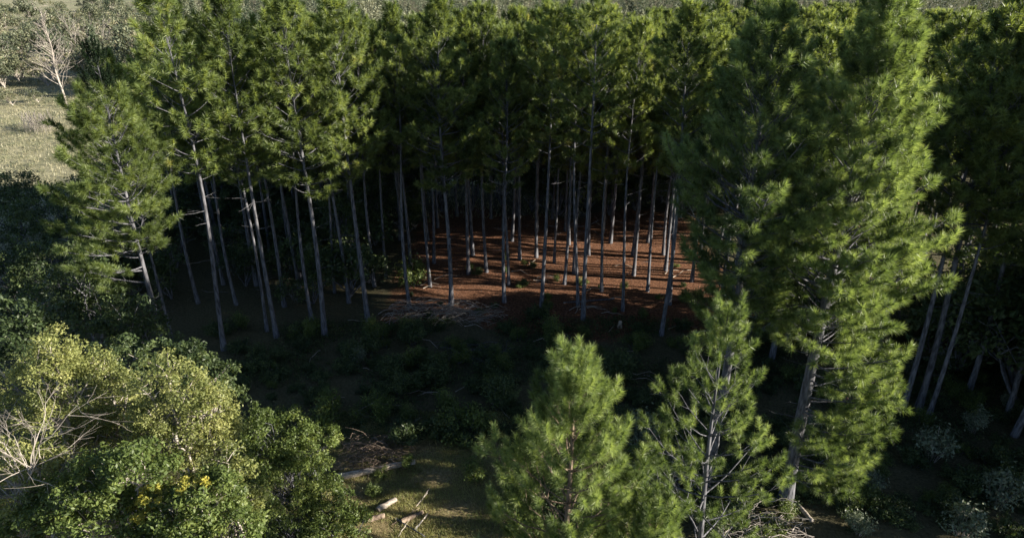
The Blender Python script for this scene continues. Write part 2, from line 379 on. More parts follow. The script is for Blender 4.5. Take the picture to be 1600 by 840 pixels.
for n_, (u, v, tv, wd, lab) in enumerate(RT):
    b = gp(u, v); placed.append(b)
    pine(b, min(Htop(b[1], tv), 16.8), n_ + 3, lab, 'pines on the right behind the large bright pine', wid=wd)

def ok(p, dmin): return all((p[0] - q[0]) ** 2 + (p[1] - q[1]) ** 2 > dmin * dmin for q in placed)
def vis_u(x, y, z): 
    yy = y * cp - (z - CAM_H) * sp; return 800 + FPX * x / yy
cnt = 0
for row in np.arange(35.5, 70, 2.45):
    for cx in np.arange(-32, 56, 2.5):
        x = cx + rng.normal(0, 0.35) + (1.3 if int(row) % 2 else 0); y = row + rng.normal(0, 0.3)
        if x < -19.5 - (y - 35) * 0.45: continue
        if y > 51 and x < (10 if y < 60 else 6): continue
        if x > 24 and y < 41.0: continue
        if 800 + FPX * x / (y * cp + 5) > 1750: continue
        if 36 < y < 38.5 and -6 < x < 11: continue       # placed trees stand here
        if not ok((x, y), 2.0): continue
        placed.append((x, y)); cnt += 1
        if y < 41: lab = 'pine in the second row of the stand left of the orange floor' if x < 0 else 'pine in the second row of the stand right of the orange floor'
        else: lab = 'pine deep in the left half of the stand, mostly its crown showing' if x < -6 else ('pine deep in the middle of the stand behind the orange floor' if x < 9 else 'pine deep in the right half of the stand, mostly its crown showing')
        H = 14.1 + rng.normal(0, 0.7) - 0.02 * (y - 40)
        pine((x, y), H, rng.integers(0, NV), lab, 'pines filling the depth of the stand', wid=0.95)
# pines right of the clearing; low-crowned ones out of view added as sun blockers
for (x, y, H) in [(18.5, 29.8, 15.6), (24.5, 28.0, 15.6), (22.0, 30.6, 15.2), (27.5, 30.6, 15.4), (29, 27, 14), (26.5, 25.0, 15.0), (14.4, 31.2, 15.0), (21.0, 26.4, 15.2),
                  (23.2, 23.6, 16.0), (25.8, 21.8, 18.5), (27.5, 24.0, 16.5), (30, 22.6, 19), (31, 25.6, 13.5), (34, 25.5, 13.5), (36, 22.5, 18.5), (23.5, 20.6, 18.6), (26.2, 19.7, 19), (29, 19.4, 19), (33, 19.5, 19), (21.6, 24.6, 14.5), (13.0, 29.4, 15.2)]:
    pine((x, y), H, -1 - int(rng.integers(0, 2)) if x > 23 and y < 26 else rng.integers(0, NV), 'pine in the dark group right of the big pine, some added out of view to cast shade', 'dark pines at the right edge', wid=1.0)
for (x, y) in [(29, 12.5), (30.5, 16), (31.5, 17), (33, 14)]:
    pine((x, y), 7.6, rng.integers(0, 7), 'young pine outside the right picture edge shading the shrubs', 'young pines beyond the right edge', wid=1.3)

# big near pines
def special(name, base, made, label, cmat, cat='pine tree', bark='bark', shade_paint_mat=None):
    t = thing(name, (base[0], base[1], float(gz(*base))), 0, (1, 1, 1), label, cat)
    tr, cr, dk = made
    link('trunk', tr.mesh('trunk', M[bark], True), t); link('crown', cr.mesh('crown', M[cmat]), t)
    if shade_paint_mat and dk.n: o = link('crown_top', dk.mesh('crown_top', M[shade_paint_mat]), t); o['label'] = 'leader with its shade painted in black green'
    return t
b1 = gp(1225, 790)
low1 = [(z, az, L * 0.80, e * 0.7) for (z, az, L, e) in
        [(1.9, R(-38), 2.4, .15), (2.3, R(-62), 2.7, .25), (2.7, R(-20), 2.8, .2), (3.1, R(-80), 2.2, .2), (3.5, R(-45), 3.0, .15), (3.9, R(-8), 2.7, .15),
         (4.3, R(-62), 2.7, .15), (4.7, R(-30), 3.1, .1), (5.1, R(5), 2.6, .1), (5.4, R(-78), 2.2, .1), (1.5, R(-50), 2.2, .15), (3.0, R(8), 2.2, .2), (5.6, R(-50), 2.8, .1),
         (2.6, R(-45), 2.4, .35), (4.0, R(-35), 2.2, .4), (5.0, R(-50), 2.0, .4), (1.2, R(-35), 2.6, .1), (1.6, R(-15), 2.8, .15), (2.2, R(-5), 3.0, .15), (2.9, R(-30), 3.3, .1), (3.6, R(-15), 3.4, .1), (4.5, R(-12), 3.3, .1), (5.8, R(-15), 3.0, .1), (6.2, R(-35), 3.0, .1), (6.0, R(-70), 2.6, .1), (2.0, R(-95), 2.2, .2), (3.3, R(-105), 2.0, .2), (1.4, R(-70), 2.6, .15), (4.2, R(-95), 2.0, .15)]]
P1 = special('pine_tree', b1, make_pine(11, 17.3, 6.4, 2.55, 150, 0.26, 0.013, 0.24, whorl=0.44, nl=7, tuftL=0.26, dens=0.85, low=low1,
             peak=0.14, side_bias=(R(-20), 0.08), keep=0.97, tm=0.62, lv=0.82), 'largest bright pine on the right, needle crown reaching almost to the ground', 'needle_near')
b2 = gp(1103, 762)
P2 = special('pine_tree', b2, make_pine(12, 16.6, 7.0, 2.7, 140, 0.26, 0.013, 0.20, whorl=0.47, nl=7, tuftL=0.26, dens=0.8, peak=0.35, keep=0.93, tm=0.40),
             'tall dense pine directly left of the largest bright pine, its crown half shaded', 'needle_near')
yb = 13.0; yx = float(at(878, 700, yb)[0])
Y1 = special('pine_tree', (yx, yb), make_pine(13, Htop(yb, 540) - 0.62, 2.0, 2.15, 240, 0.21, 0.0105, 0.13, whorl=0.58, nl=6, tuftL=0.42, dens=0.8, up=0.8, peak=0.25, keep=1.0, tm=0.68, dead=False),
             'young bushy bright green pine at the bottom centre with tapering top', 'needle_near', bark='bark_brown')
yb = 14.5; yx = float(at(1135, 620, yb)[0])
Y2 = special('pine_tree', (yx, yb), make_pine(14, Htop(yb, 475) - 0.45, 2.5, 2.2, 190, 0.18, 0.0100, 0.11, whorl=0.72, nl=5, tuftL=0.28, dens=0.72, up=0.6, peak=0.12, keep=0.85, tm=0.5, dead=False),
             'young thin crowned pine with visible trunk, bottom right of centre', 'needle_near', bark='bark')
yb = 12.2; yx = float(at(1010, 800, yb)[0])
Y3 = special('pine_tree', (yx, yb), make_pine(15, Htop(yb, 785), 2.0, 1.2, 220, 0.20, 0.0105, 0.06, whorl=0.5, nl=5, tuftL=0.34, dens=0.9, up=0.7, keep=1.0, tm=0.55, dead=False),
             'small young pine top peeking in at the bottom between two taller young pines', 'needle_near', bark='bark_brown')
b5 = gp(270, 588)
lowL = [(z, az, L, .05) for (z, az, L) in [(5.0, R(185), 2.3), (5.6, R(215), 2.6), (6.2, R(170), 2.6), (5.8, R(260), 2.0), (6.6, R(235), 2.9), (7.0, R(190), 3.0), (4.4, R(200), 1.6)]]
P5 = special('pine_tree', b5, make_pine(16, Htop(b5[1], 78), 6.4, 2.35, 110, 0.26, 0.020, 0.14, whorl=0.5, nl=6, dens=0.85, tuftL=0.26, low=lowL, shade_paint_top=Htop(b5[1], 78) - 2.3, peak=0.12, keep=0.92, tm=0.55, side_bias=(R(190), 0.12)),
             'far left pine with its pointed top painted nearly black as shade over bright green branches', 'needle', shade_paint_mat='needle_painted_shade')
# cones on the biggest pine
cm_ = MB(); n_ = 6; zz = np.linspace(-0.05, 0.05, n_)
cm_.tube([(0, 0, z) for z in zz], [0.006, 0.03, 0.036, 0.031, 0.02, 0.005], 7); cone_me = cm_.mesh('pine_cone', M['cone'])
for q in range(12):
    a = R(rng.uniform(-130, 20)); z = rng.uniform(6, 13); r_ = rng.uniform(1.3, 2.5)
    o = link('pine_cone', cone_me, P1, (r_ * math.cos(a), r_ * math.sin(a), z)); o.rotation_euler = rng.random(3) * 3

# ---------------------------------------------------------------- broadleaf trees and bushes
def crooked(p0, p1, n=6, amp=0.08, rs=rng):
    s = np.linspace(0, 1, n)[:, None]; L = np.linalg.norm(p1 - p0)
    return p0 + (p1 - p0) * s + rs.normal(0, amp * L, (n, 3)) * np.sin(s * math.pi) * 0.6 + np.array((0, 0, 0.12 * L)) * np.sin(s * math.pi)
def make_bush(seed, lobes, base, leaf, npl, clr, per, r0=0.10, branch_vis=1.0):
    """lobes: (centre xyz, radius) in object space; clumps of leaves on each lobe's shell, limbs from the base to each"""
    rs = np.random.default_rng(seed); tr, cr = MB(), MB()
    base = np.array(base, float); allc = []; tint = []
    for (c, r) in lobes:
        c = np.array(c, float)
        fork = base + (c - base) * 0.35; hub = c - np.array((0, 0, r * 0.35))
        tr.tube(np.concatenate([crooked(base, fork, 4, 0.05, rs), crooked(fork, hub, 5, 0.08, rs)[1:]]), np.linspace(r0, r0 * 0.4, 8), 6)
        n = int(npl * (r ** 2))
        d = unit(rs.normal(size=(n, 3))); d[:, 2] = np.abs(d[:, 2]) * 1.0 - 0.35 * rs.random(n)
        cc = c + unit(d) * r * (0.62 + 0.42 * rs.random((n, 1)))
        lumps = 0.5 + 0.5 * np.sin(d[:, 0] * 5 + seed) * np.sin(d[:, 1] * 6 + 1) * np.sin(d[:, 2] * 5)
        sel = rs.random(n) < 0.62 + 0.5 * lumps; cc = cc[sel]
        for q in range(0, len(cc), max(1, int(3 / branch_vis))):
            tr.tube(crooked(hub + rs.normal(0, 0.1 * r, 3), cc[q], 4, 0.10, rs), np.linspace(r0 * 0.28, 0.006, 4), 4, cap=False)
        allc.append(cc); tint.append(np.clip(rs.normal(0.5, 0.15, len(cc)) + rs.normal(0, 0.08), 0, 1))
    leaves(cr, np.concatenate(allc), clr, per, leaf, np.concatenate(tint), rs=rs)
    return tr, cr
def bush_px(seed, name, px, Y, label, cat, leafm, barkm='bark_pale', leaf=0.038, npl=46, clr=0.23, per=78, r0=0.07, bv=1.0, group=None):
    L = []
    for q in px:
        u, v, rp = q[:3]; dy = q[3] if len(q) > 3 else 0
        L.append((at(u, v, Y + dy), rp * 1.18 * mpp(u, v, Y + dy)))
    cx = float(np.mean([l[0][0] for l in L]))
    base = np.array((cx, Y, float(gz(cx, Y))))
    tr, cr = make_bush(seed, [(c - base, r) for c, r in L], (0, 0, 0), leaf, npl, clr, per, r0, bv)
    t = thing(name, base, 0, (1, 1, 1), label, cat, group)
    link('trunk', tr.mesh('trunk', M[barkm], True), t); link('crown', cr.mesh('crown', M[leafm]), t)
    return t
LT = 'broadleaf trees massed in the lower left'
bush_px(21, 'broadleaf_tree', [(85, 548, 30), (84, 575, 34), (45, 605, 36, .4), (110, 615, 45), (15, 650, 35), (85, 650, 40, -.3), (60, 575, 30), (70, 700, 40, .5), (125, 690, 36, .5), (10, 720, 36, .8)], 15, 'olive leaved tree with pointed lit crown at the far lower left', 'tree', 'olive', npl=70, r0=0.09)
bush_px(22, 'broadleaf_tree', [(150, 572, 28), (170, 598, 32), (190, 630, 32), (155, 650, 34, -.2), (196, 606, 22), (150, 700, 40, -.6), (195, 680, 34), (180, 720, 30)], 15.6, 'olive leaved tree with dark cleft on its left, second from lower left', 'tree', 'olive', npl=70, r0=0.08)
bush_px(23, 'broadleaf_tree', [(262, 578, 28), (295, 610, 34), (330, 625, 26), (250, 645, 38), (325, 650, 40), (290, 690, 42, -.4), (235, 610, 26), (345, 690, 32), (350, 665, 24, .3), (235, 700, 40, .3), (300, 735, 36, -.2), (345, 730, 26), (225, 660, 30)], 14.5, 'olive leaved tree with rounded lobes and one branch reaching right into shade', 'tree', 'olive', npl=70, r0=0.07)
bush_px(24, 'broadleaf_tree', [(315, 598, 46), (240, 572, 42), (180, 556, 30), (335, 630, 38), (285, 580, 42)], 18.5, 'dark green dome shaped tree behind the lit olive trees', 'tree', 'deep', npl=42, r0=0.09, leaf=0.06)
bush_px(25, 'broadleaf_tree', [(175, 765, 62), (215, 740, 45, -.3), (110, 790, 55), (165, 820, 60, -.5), (60, 830, 50)], 12.4, 'bright green low leafy tree at the bottom left', 'tree', 'green', npl=80, r0=0.08, leaf=0.05)
bush_px(26, 'broadleaf_tree', [(320, 795, 50), (275, 800, 40), (360, 830, 45), (300, 850, 50), (260, 850, 50), (335, 770, 30)], 11.8, 'bright green leafy tree right of the yellow leaves at the bottom', 'tree', 'green', npl=80, r0=0.07, leaf=0.048)
bush_px(27, 'yellow_bush', [(215, 798, 17), (238, 775, 17), (282, 758, 11), (318, 757, 10)], 11.75, 'small yellow leaved branches showing among green bushes', 'bush', 'yellow', barkm='bark', npl=170, clr=0.11, leaf=0.035, r0=0.016)
bush_px(28, 'shrub', [(430, 700, 58), (480, 705, 40), (500, 690, 26), (450, 760, 62, -.6), (505, 790, 40, -.6), (400, 740, 55, -.3), (400, 670, 32), (520, 820, 40, -1), (455, 830, 60, -1), (560, 825, 25, -1)], 18.6, 'wide fine leaved green shrub left of the sunlit grass patch', 'shrub', 'green', npl=46, r0=0.06, leaf=0.05, barkm='bark')
bush_px(29, 'broadleaf_tree', [(30, 760, 50), (70, 740, 35), (15, 820, 50), (20, 710, 28)], 12.9, 'dull olive tree with bare grey twigs at the lower left corner', 'tree', 'olive', npl=40, bv=3, r0=0.06, leaf=0.045)
bush_px(30, 'shrub', [(365, 750, 30), (355, 715, 26), (375, 790, 30)], 13.2, 'small orange tinged shrub between the lit trees and wide shrub', 'shrub', 'olive', npl=60, leaf=0.045, r0=0.04)
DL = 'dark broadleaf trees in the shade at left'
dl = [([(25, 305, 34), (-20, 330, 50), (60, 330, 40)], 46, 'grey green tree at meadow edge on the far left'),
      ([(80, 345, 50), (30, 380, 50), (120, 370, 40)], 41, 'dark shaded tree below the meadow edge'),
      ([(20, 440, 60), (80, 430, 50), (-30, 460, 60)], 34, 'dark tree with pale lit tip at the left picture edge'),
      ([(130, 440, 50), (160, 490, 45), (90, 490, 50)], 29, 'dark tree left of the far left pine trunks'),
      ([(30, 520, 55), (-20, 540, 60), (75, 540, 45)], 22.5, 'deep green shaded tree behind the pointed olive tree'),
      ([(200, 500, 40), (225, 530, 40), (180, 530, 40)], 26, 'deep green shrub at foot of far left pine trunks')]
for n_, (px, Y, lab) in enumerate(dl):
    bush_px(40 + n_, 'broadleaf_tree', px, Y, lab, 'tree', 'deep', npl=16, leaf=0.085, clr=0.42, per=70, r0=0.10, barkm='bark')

# dark understorey below the pines: bushes closing the view between trunks, plus unseen ones added as sun block
US = []
for s in range(4):
    rs = np.random.default_rng(600 + s)
    L = [((rs.normal(0, 1.0), rs.normal(0, 0.8), rs.uniform(0.9, 3.6)), rs.uniform(0.9, 1.5)) for q in range(6)]
    a, b = make_bush(610 + s, L, (0, 0, 0), 0.10, 16, 0.45, 34, 0.06)
    US.append((a.mesh('understorey_stems', M['bark']), b.mesh('understorey_foliage', M['deep'])))
def under(x, y, s, lab, g):
    t = thing('understorey_tree', (x, y, float(gz(x, y)) - 0.05), rng.random() * 6.28, (s, s, s * rng.uniform(.9, 1.2)), lab, 'small tree', g)
    a, b = US[rng.integers(0, 4)]; link('trunk', a, t); link('crown', b, t)
for yy in (54.5, 57.5):
    for x in np.arange(-24, 32, 2.6):
        if -4 < x < 1.0: continue
        under(x + rng.normal(0, .5), yy + rng.normal(0, .6), rng.uniform(1.2, 1.8), 'dark leafy tree beyond the back edge of the pine stand', 'small trees behind the stand')
for x in np.arange(-31, 16, 2.3):
    under(x + rng.normal(0, .4), 51.5 + rng.normal(0, .9), rng.uniform(1.0, 1.6), 'dark small leafy tree closing the back edge of the pine stand', 'understorey along the back edge')
for x in np.arange(-26, -6, 2.6):
    under(x + rng.normal(0, .5), 46.5 + rng.normal(0, .8), rng.uniform(0.6, 1.15), 'low dark leafy tree under the pines behind the orange floor', 'understorey behind the orange floor')
for q in range(30):
    under(rng.uniform(-27, -9.5), rng.uniform(35, 49), rng.uniform(0.5, 1.2), 'small leafy tree in darkness between the left pine trunks', 'understorey among the left pines')
for (x, y) in [(20, 32), (23, 32.3), (26, 32), (29, 32.4), (32, 31.5), (24.5, 29.5), (27.5, 29), (30.5, 29.2), (17.5, 31.5), (15, 32.5), (21.5, 28.2), (26, 26.5), (12.5, 31.5), (22.2, 24.5), (34, 29),
               (24, 22), (22.8, 21.0), (25.5, 20.4), (28, 22.2), (25, 25), (28.5, 25.6), (31, 23.8), (23.5, 27), (31, 27.3), (29.6, 20.2)]:  # this row: unseen wall of foliage added to keep sun off the clearing
    under(x, y, rng.uniform(1.35, 1.7) if x > 21.9 and y < 28.5 else rng.uniform(1.0, 1.5), 'dark leafy small tree under the pines at the right edge, some added out of view to block sun', 'understorey at the right edge')

# bare trees
def make_bare(seed, H, spread, r0, depth=5, lean=0.0, fan=False):
    rs = np.random.default_rng(seed); mb = MB()
    def grow(p, d, L, r, k):
        n = 4; pts = [p]; dd = d.copy()
        for q in range(n - 1):
            dd = unit(dd + rs.normal(0, 0.10, 3) + np.array((0, 0, 0.06))); pts.append(pts[-1] + dd * L / (n - 1))
        mb.tube(pts, np.linspace(r, r * 0.6, n), 5 if k > 3 else 3, cap=False)
        if k == 0: return
        for c in range(rs.integers(2, 4)):
            q = pts[rs.integers(1, n)] if c else pts[-1]
            nd = unit(dd + rs.normal(0, spread, 3)); grow(q, nd, L * rs.uniform(0.62, 0.85), r * 0.6, k - 1)
    if fan:
        for a in range(7):
            az = rs.random() * 6.28; grow(np.zeros(3), unit(np.array((math.cos(az) * 0.6, math.sin(az) * 0.6, 0.8))), H * 0.32, r0, depth)
    else:
        zz = np.linspace(0, H, 12); mb.tube([(0.1 * math.sin(z), 0.1 * math.cos(z * .7), z) for z in zz], np.linspace(r0, 0.02, 12), 7)
        for q in range(46):
            z = H * (0.18 + 0.8 * q / 46); az = rs.random() * 6.28; el = 0.6 + 0.5 * q / 46
            grow(np.array((0, 0, z)), unit(np.array((math.cos(az), math.sin(az), el * 1.3))), (H - z) * 0.20 + 0.35, r0 * 0.28, 2)
    return mb
def bare(u, v, Y, seed, H, label, fan=False, spread=0.45, r0=0.14, depth=4):
    if Y is None: x, y = gp(u, v); z = float(gz(x, y))
    else: x, y, z = at(u, v, Y)
    mb = make_bare(seed, H, spread, r0, depth, fan=fan)
    o = link('bare_tree', mb.mesh('bare_tree', M['bark_pale'], True), loc=(x, y, z)); tag(o, label, 'bare tree'); return o
bare(103, 166, None, 51, 12.5, 'tall leafless white tree standing in the meadow at left', r0=0.16)
bare(143, 100, None, 52, 11, 'leafless pale tree with fanned branches behind the meadow bushes', fan=True, spread=0.3, r0=0.14, depth=4)
bare(168, 100, None, 54, 9, 'small greyish leafless bush right of the fanned bare tree', fan=True, spread=0.4, r0=0.08, depth=3)

# dead pale branches in the lower left tree
rs = np.random.default_rng(61); mb = MB(); bb = at(45, 770, 12.6)
def twig(p, d, L, r, k):
    pts = [p]; dd = d
    for q in range(4): dd = unit(dd + rs.normal(0, .13, 3)); pts.append(pts[-1] + dd * L / 4)
    mb.tube(pts, np.linspace(r, r * .55, 5), 5 if k > 1 else 3, cap=False)
    if k:
        for c in range(3): twig(pts[2 + rs.integers(0, 3)], unit(dd + rs.normal(0, .5, 3)), L * .6, r * .55, k - 1)
zb = bb[2]
mb.tube([(0, 0, -zb), (0.1, 0, -zb * 0.5), (0, 0, 0.2)], [0.09, 0.07, 0.05], 6)
for (du, dv) in [(-45, -90), (-20, -130), (15, -120), (50, -110), (90, -70), (-50, -40), (70, -130), (110, -30), (30, -70)]:
    t_ = at(45 + du, 770 + dv, 12.6 + rs.normal(0, .5)) - bb; L_ = np.linalg.norm(t_)
    twig(np.zeros(3), t_ / L_, L_ * 0.6, 0.017, 3)
o = link('bare_tree', mb.mesh('dead_tree', M['bark_pale'], True), loc=tuple(bb)); tag(o, 'dead tree with spreading pale bare branches among lower left bushes', 'bare tree')

# ---------------------------------------------------------------- shrubs on the clearing
def shrub_var(seed, leafm, hgt, wid, nst, per, leaf, barkm='bark'):
    rs = np.random.default_rng(seed); tr, cr = MB(), MB(); cc = []; ti = []
    for s in range(nst):
        az = rs.random() * 6.28; rr = wid * math.sqrt(rs.random()); h = hgt * (0.55 + 0.5 * rs.random()) * (1 - 0.35 * (rr / wid) ** 2)
        tip = np.array((rr * math.cos(az), rr * math.sin(az), h)); p0 = tip * np.array((0.25, 0.25, 0))
        pts = crooked(p0, tip, 5, 0.06, rs); tr.tube(pts, np.linspace(0.014, 0.004, 5), 3, cap=False)
        tn = np.clip(rs.normal(0.5, 0.2), 0, 1)
        for q in (0.45, 0.65, 0.82, 1.0):
            f = q * 4; i0 = min(int(f), 3); cc.append(pts[i0] + (pts[i0 + 1] - pts[i0]) * (f - i0) + rs.normal(0, 0.05, 3)); ti.append(tn)
    leaves(cr, np.array(cc), 0.16 * (hgt + 0.4), per, leaf, np.clip(np.array(ti), 0, 1), flat=1.0, rs=rs)
    return tr.mesh('shrub_stems', M[barkm]), cr.mesh('shrub_foliage', M[leafm])
SV = [shrub_var(200, 'deep', 1.0, 0.7, 26, 22, 0.06), shrub_var(201, 'green', 1.3, 0.6, 20, 20, 0.055), shrub_var(202, 'deep', 0.7, 0.9, 30, 20, 0.055),
      shrub_var(203, 'green', 0.9, 0.9, 34, 20, 0.05), shrub_var(204, 'silver', 1.3, 0.55, 16, 16, 0.06, 'bark_pale'), shrub_var(205, 'deep', 1.6, 0.8, 26, 24, 0.065)]
def shrub(x, y, va, s, label, group):
    t = thing('shrub', (x, y, float(gz(x, y)) - 0.03), rng.random() * 6.28, (s, s, s * rng.uniform(0.85, 1.15)), label, 'shrub', group)
    a, b = SV[va]; link('stems', a, t); link('foliage', b, t); return t
named = [(520, 665, 1, 1.25, 'tall lighter green shrub at left of clearing beside dead twigs'), (585, 650, 3, 1.1, 'rounded leafy shrub in the left middle of clearing'),
 (730, 680, 3, 1.5, 'broad pale green shrub just above the grass patch'), (640, 690, 0, 1.1, 'dark leafy shrub beside the path bare ground'),
 (780, 640, 5, 0.9, 'dark shrub directly left of the young bushy pine'), (650, 575, 1, 0.9, 'bright green low shrub in the centre of clearing'),
 (960, 600, 5, 1.1, 'large dark shrub right of the young bushy pine top'), (560, 565, 4, 0.7, 'small silvery shrub on the dark left clearing'),
 (1500, 838, 4, 1.15, 'silvery leaved shrub sunlit at bottom right'), (1340, 838, 4, 0.8, 'small silvery shrub at the bottom edge right of the pines'),
 (1555, 790, 4, 1.2, 'grey leaved shrub spreading at lower right edge'), (1455, 720, 4, 1.25, 'silvery shrub touching right side of the big pine'),
 (1000, 700, 4, 1.2, 'silvery shrub between the two young pines'), (745, 745, 1, 0.8, 'green weed clump at the right end of grass patch'),
 (640, 728, 1, 0.5, 'small leafy weed against the right end of the fallen log'), (600, 738, 3, 0.42, 'low leafy weed in front of the fallen log'),
 (585, 768, 1, 0.5, 'grassy weed beside the sawn log end'), (642, 445, 1, 1.5, 'small green sapling at left on the orange floor'),
 (1015, 740, 0, 1.2, 'shrub under the twigs between the young pines'), (840, 500, 2, 0.9, 'low shrub at foot of central pine'),
 (1000, 520, 0, 0.7, 'small shrub by the pale stump'), (735, 425, 1, 0.45, 'tiny bright plant behind the mottled trunk')]
for (u, v, va, s, lab) in named:
    x, y = gp(u, v); shrub(x, y, va, s, lab, None)
gi = 0
for q in range(1600):
    u = rng.uniform(340, 1640); v = rng.uniform(500, 840)
    x, y = gp(u, v)
    if u < 1090 and 530 < u < 800 and v > 690: continue
    if u < 540 and v > 640: continue
    if y > 32.6: continue
    if 560 < u < 760 and rng.random() < 0.45: continue
    if not ok((x, y), 0.65): continue
    placed.append((x, y)); gi += 1
    if gi > 290: break
    va = rng.choice([0, 1, 2, 3, 5, 2, 0] + ([4, 3] if u > 1200 else []))
    if u < 680: lab = 'dark shrub on the shaded left half of clearing'
    elif u < 1090: lab = 'dark shrub on the shaded clearing behind the young pines'
    else: lab = 'dark shrub in the undergrowth right of and behind the big pine'
    shrub(x, y, int(va), rng.uniform(0.35, 1.0), lab, 'shrubs of the dark undergrowth')

for q in range(26):
    u = rng.uniform(640, 1070); v = rng.uniform(405, 500); x, y = gp(u, v)
    if not ok((x, y), 0.4): continue
    shrub(x, y, int(rng.choice([0, 1, 3])), rng.uniform(0.25, 0.55), 'small seedling on the orange needle floor', 'seedlings on the needle floor')
for q in range(34):
    u = rng.uniform(560, 1080); v = rng.uniform(405, 520); x, y = gp(u, v); mb = MB(); az = rng.normal(0, 0.6); l = rng.uniform(0.5, 1.8)
    d = np.array((math.cos(az), math.sin(az), 0.04)); mb.tube(crooked(-d * l / 2 + np.array((0, 0, .03)), d * l / 2 + np.array((0, 0, .03)), 5, 0.06), np.linspace(0.03, 0.01, 5), 4)
    tag(link('fallen_branch', mb.mesh('fallen_branch', M['wood']), loc=(x, y, float(gz(x, y)))), 'fallen dead branch lying on the orange needle floor', 'branch', 'fallen branches on the needle floor')

# ground cover and grass as masses
def scatter(n, box, f, size, nm, m_, h=0.0, blade=False):
    mb = MB(); x = rng.uniform(box[0], box[1], n); y = rng.uniform(box[2], box[3], n)
    keep = f(x, y); x, y = x[keep], y[keep]; z = gz(x, y)
    if blade:
        a = rng.random(len(x)) * 6.28; hh = h * (0.5 + rng.random(len(x))); lx = rng.normal(0, 0.4, len(x)) * hh; ly = rng.normal(0, 0.4, len(x)) * hh
        w = size / 2
        V = np.stack([np.stack([x - w * np.cos(a), y - w * np.sin(a), z - .01], 1), np.stack([x + w * np.cos(a), y + w * np.sin(a), z - .01], 1), np.stack([x + lx, y + ly, z + hh], 1)], 1)
        ti = np.clip(0.45 + 0.25 * np.sin(x * 1.3) * np.sin(y * 1.7 + 1) + rng.normal(0, 0.2, len(x)), 0, 1)
        mb.add(V.reshape(-1, 3), np.arange(len(x) * 3).reshape(-1, 3), np.repeat(ti, 3))
    else:
        leaves(mb, np.stack([x, y, z + h], 1), h * 1.3, 9, size, flat=0.8, tv=0.2)
    return link(nm, mb.mesh(nm, m_))
patch = lambda x, y: (np.sin(x * 1.1 + 1) + np.sin(y * 1.4) + np.sin(x * 0.5 - y * 0.8) + rng.normal(0, 0.5, len(x))) > 0.1
o = scatter(24000, (-15, 25, 19, 33.5), lambda x, y: patch(x, y) & ~((x > -7) & (x < 0) & (y < 23)), 0.05, 'ground_cover', M['deep'], 0.14)
tag(o, 'low leafy ground cover on the shaded clearing', 'ground cover', kind='stuff')
o = scatter(130000, (-8.5, 3.5, 15.5, 25), lambda x, y: (np.sin(x * 1.9 + 2 + y) + np.sin(y * 3.1 - x) + 1.1 + rng.normal(0, 0.6, len(x))) > 0.3, 0.014, 'grass', M['grass'], 0.11, True)
tag(o, 'short sunlit yellow green grass by the cut logs', 'grass', kind='stuff')
o = scatter(90000, (-120, 6, 50, 120), lambda x, y: (x < -24 - (y - 50) * 0.0) | (y < 61), 0.07, 'meadow_grass', M['dry'], 0.28, True)
tag(o, 'dry pale grass of the open meadow', 'grass', kind='stuff')
o = scatter(14000, (-8, 14, 30.5, 50), lambda x, y: rng.random(len(x)) < 0.6, 0.03, 'twigs_litter', M['bark'], 0.03, True)
o.name = 'forest_litter'; tag(o, 'fine twigs and dry stalks on the orange forest floor', 'litter', kind='stuff')
nb_ = 2600; x = rng.uniform(-110, -24, nb_); y = rng.uniform(54, 125, nb_)
kp = (np.sin(x * 0.21 + 1) + np.sin(y * 0.33) + np.sin(x * 0.11 - y * 0.17) + rng.normal(0, .5, nb_)) > 0.7; x, y = x[kp], y[kp]
mb = MB(); leaves(mb, np.stack([x, y, gz(x, y) + 0.22], 1), 0.5, 30, 0.09, flat=0.5, tv=0.15)
tag(link('meadow_scrub', mb.mesh('meadow_scrub', M['far'])), 'low patchy scrub growing through the meadow grass', 'scrub', kind='stuff')
# reeds
mb = MB()
for q in range(140):
    u = 38 + 45 * rng.random(); x, y = gp(u, 203 + rng.normal(0, 3.5)); h = rng.uniform(0.8, 2.0)
    mb.tube([(x, y, 0), (x + rng.normal(0, .1), y, h * .6), (x + rng.normal(0, .25), y, h)], [0.012, 0.014, 0.045], 3, cap=False)
tag(link('reeds', mb.mesh('reeds', M['bark_pale'])), 'pale row of tall reeds on the meadow', 'reeds', kind='stuff')

# ---------------------------------------------------------------- wood on the ground
def log(u0, v0, u1, v1, r, label, bark='wood', cut=True, name='log', zo=0.0, taper=0.85):
    a = gp(u0, v0); b = gp(u1, v1)
    A = np.array((0.0, 0, 0)); B = np.array((b[0] - a[0], b[1] - a[1], 0)); n = 8
    s = np.linspace(0, 1, n)[:, None]; P = A + (B - A) * s; P[:, 2] = zo + r * 0.8
    P[1:-1] += rng.normal(0, r * 0.12, (n - 2, 3))
    rr = r * np.linspace(1, taper, n) * (1 + rng.normal(0, 0.03, n))
    t = thing(name, (a[0], a[1], float(gz(*a))), 0, (1, 1, 1), label, 'log')
    mb = MB(); mb.tube(P, rr, 12, cap=True); link('bark', mb.mesh('bark', M[bark], False), t)
    if cut:
        for e, nb, r_ in ((P[0], P[1], rr[0]), (P[-1], P[-2], rr[-1])):
            d = unit(e - nb); m2 = MB(); m2.tube([e + d * 0.003, e + d * 0.016], [r_ * 0.94, r_ * 0.93], 12); link('cut_end', m2.mesh('cut_end', M['cut']), t)
    return t
log(528, 746, 648, 722, 0.14, 'long weathered grey fallen log lying left of the grass patch', taper=0.75)
log(590, 795, 618, 779, 0.11, 'short pale debarked log with sawn end on sunlit grass')
log(572, 811, 600, 804, 0.10, 'short cut log with pale end just below the debarked one', bark='bark_brown')
log(628, 812, 660, 797, 0.09, 'split orange brown log among crossed sticks', bark='bark_brown')
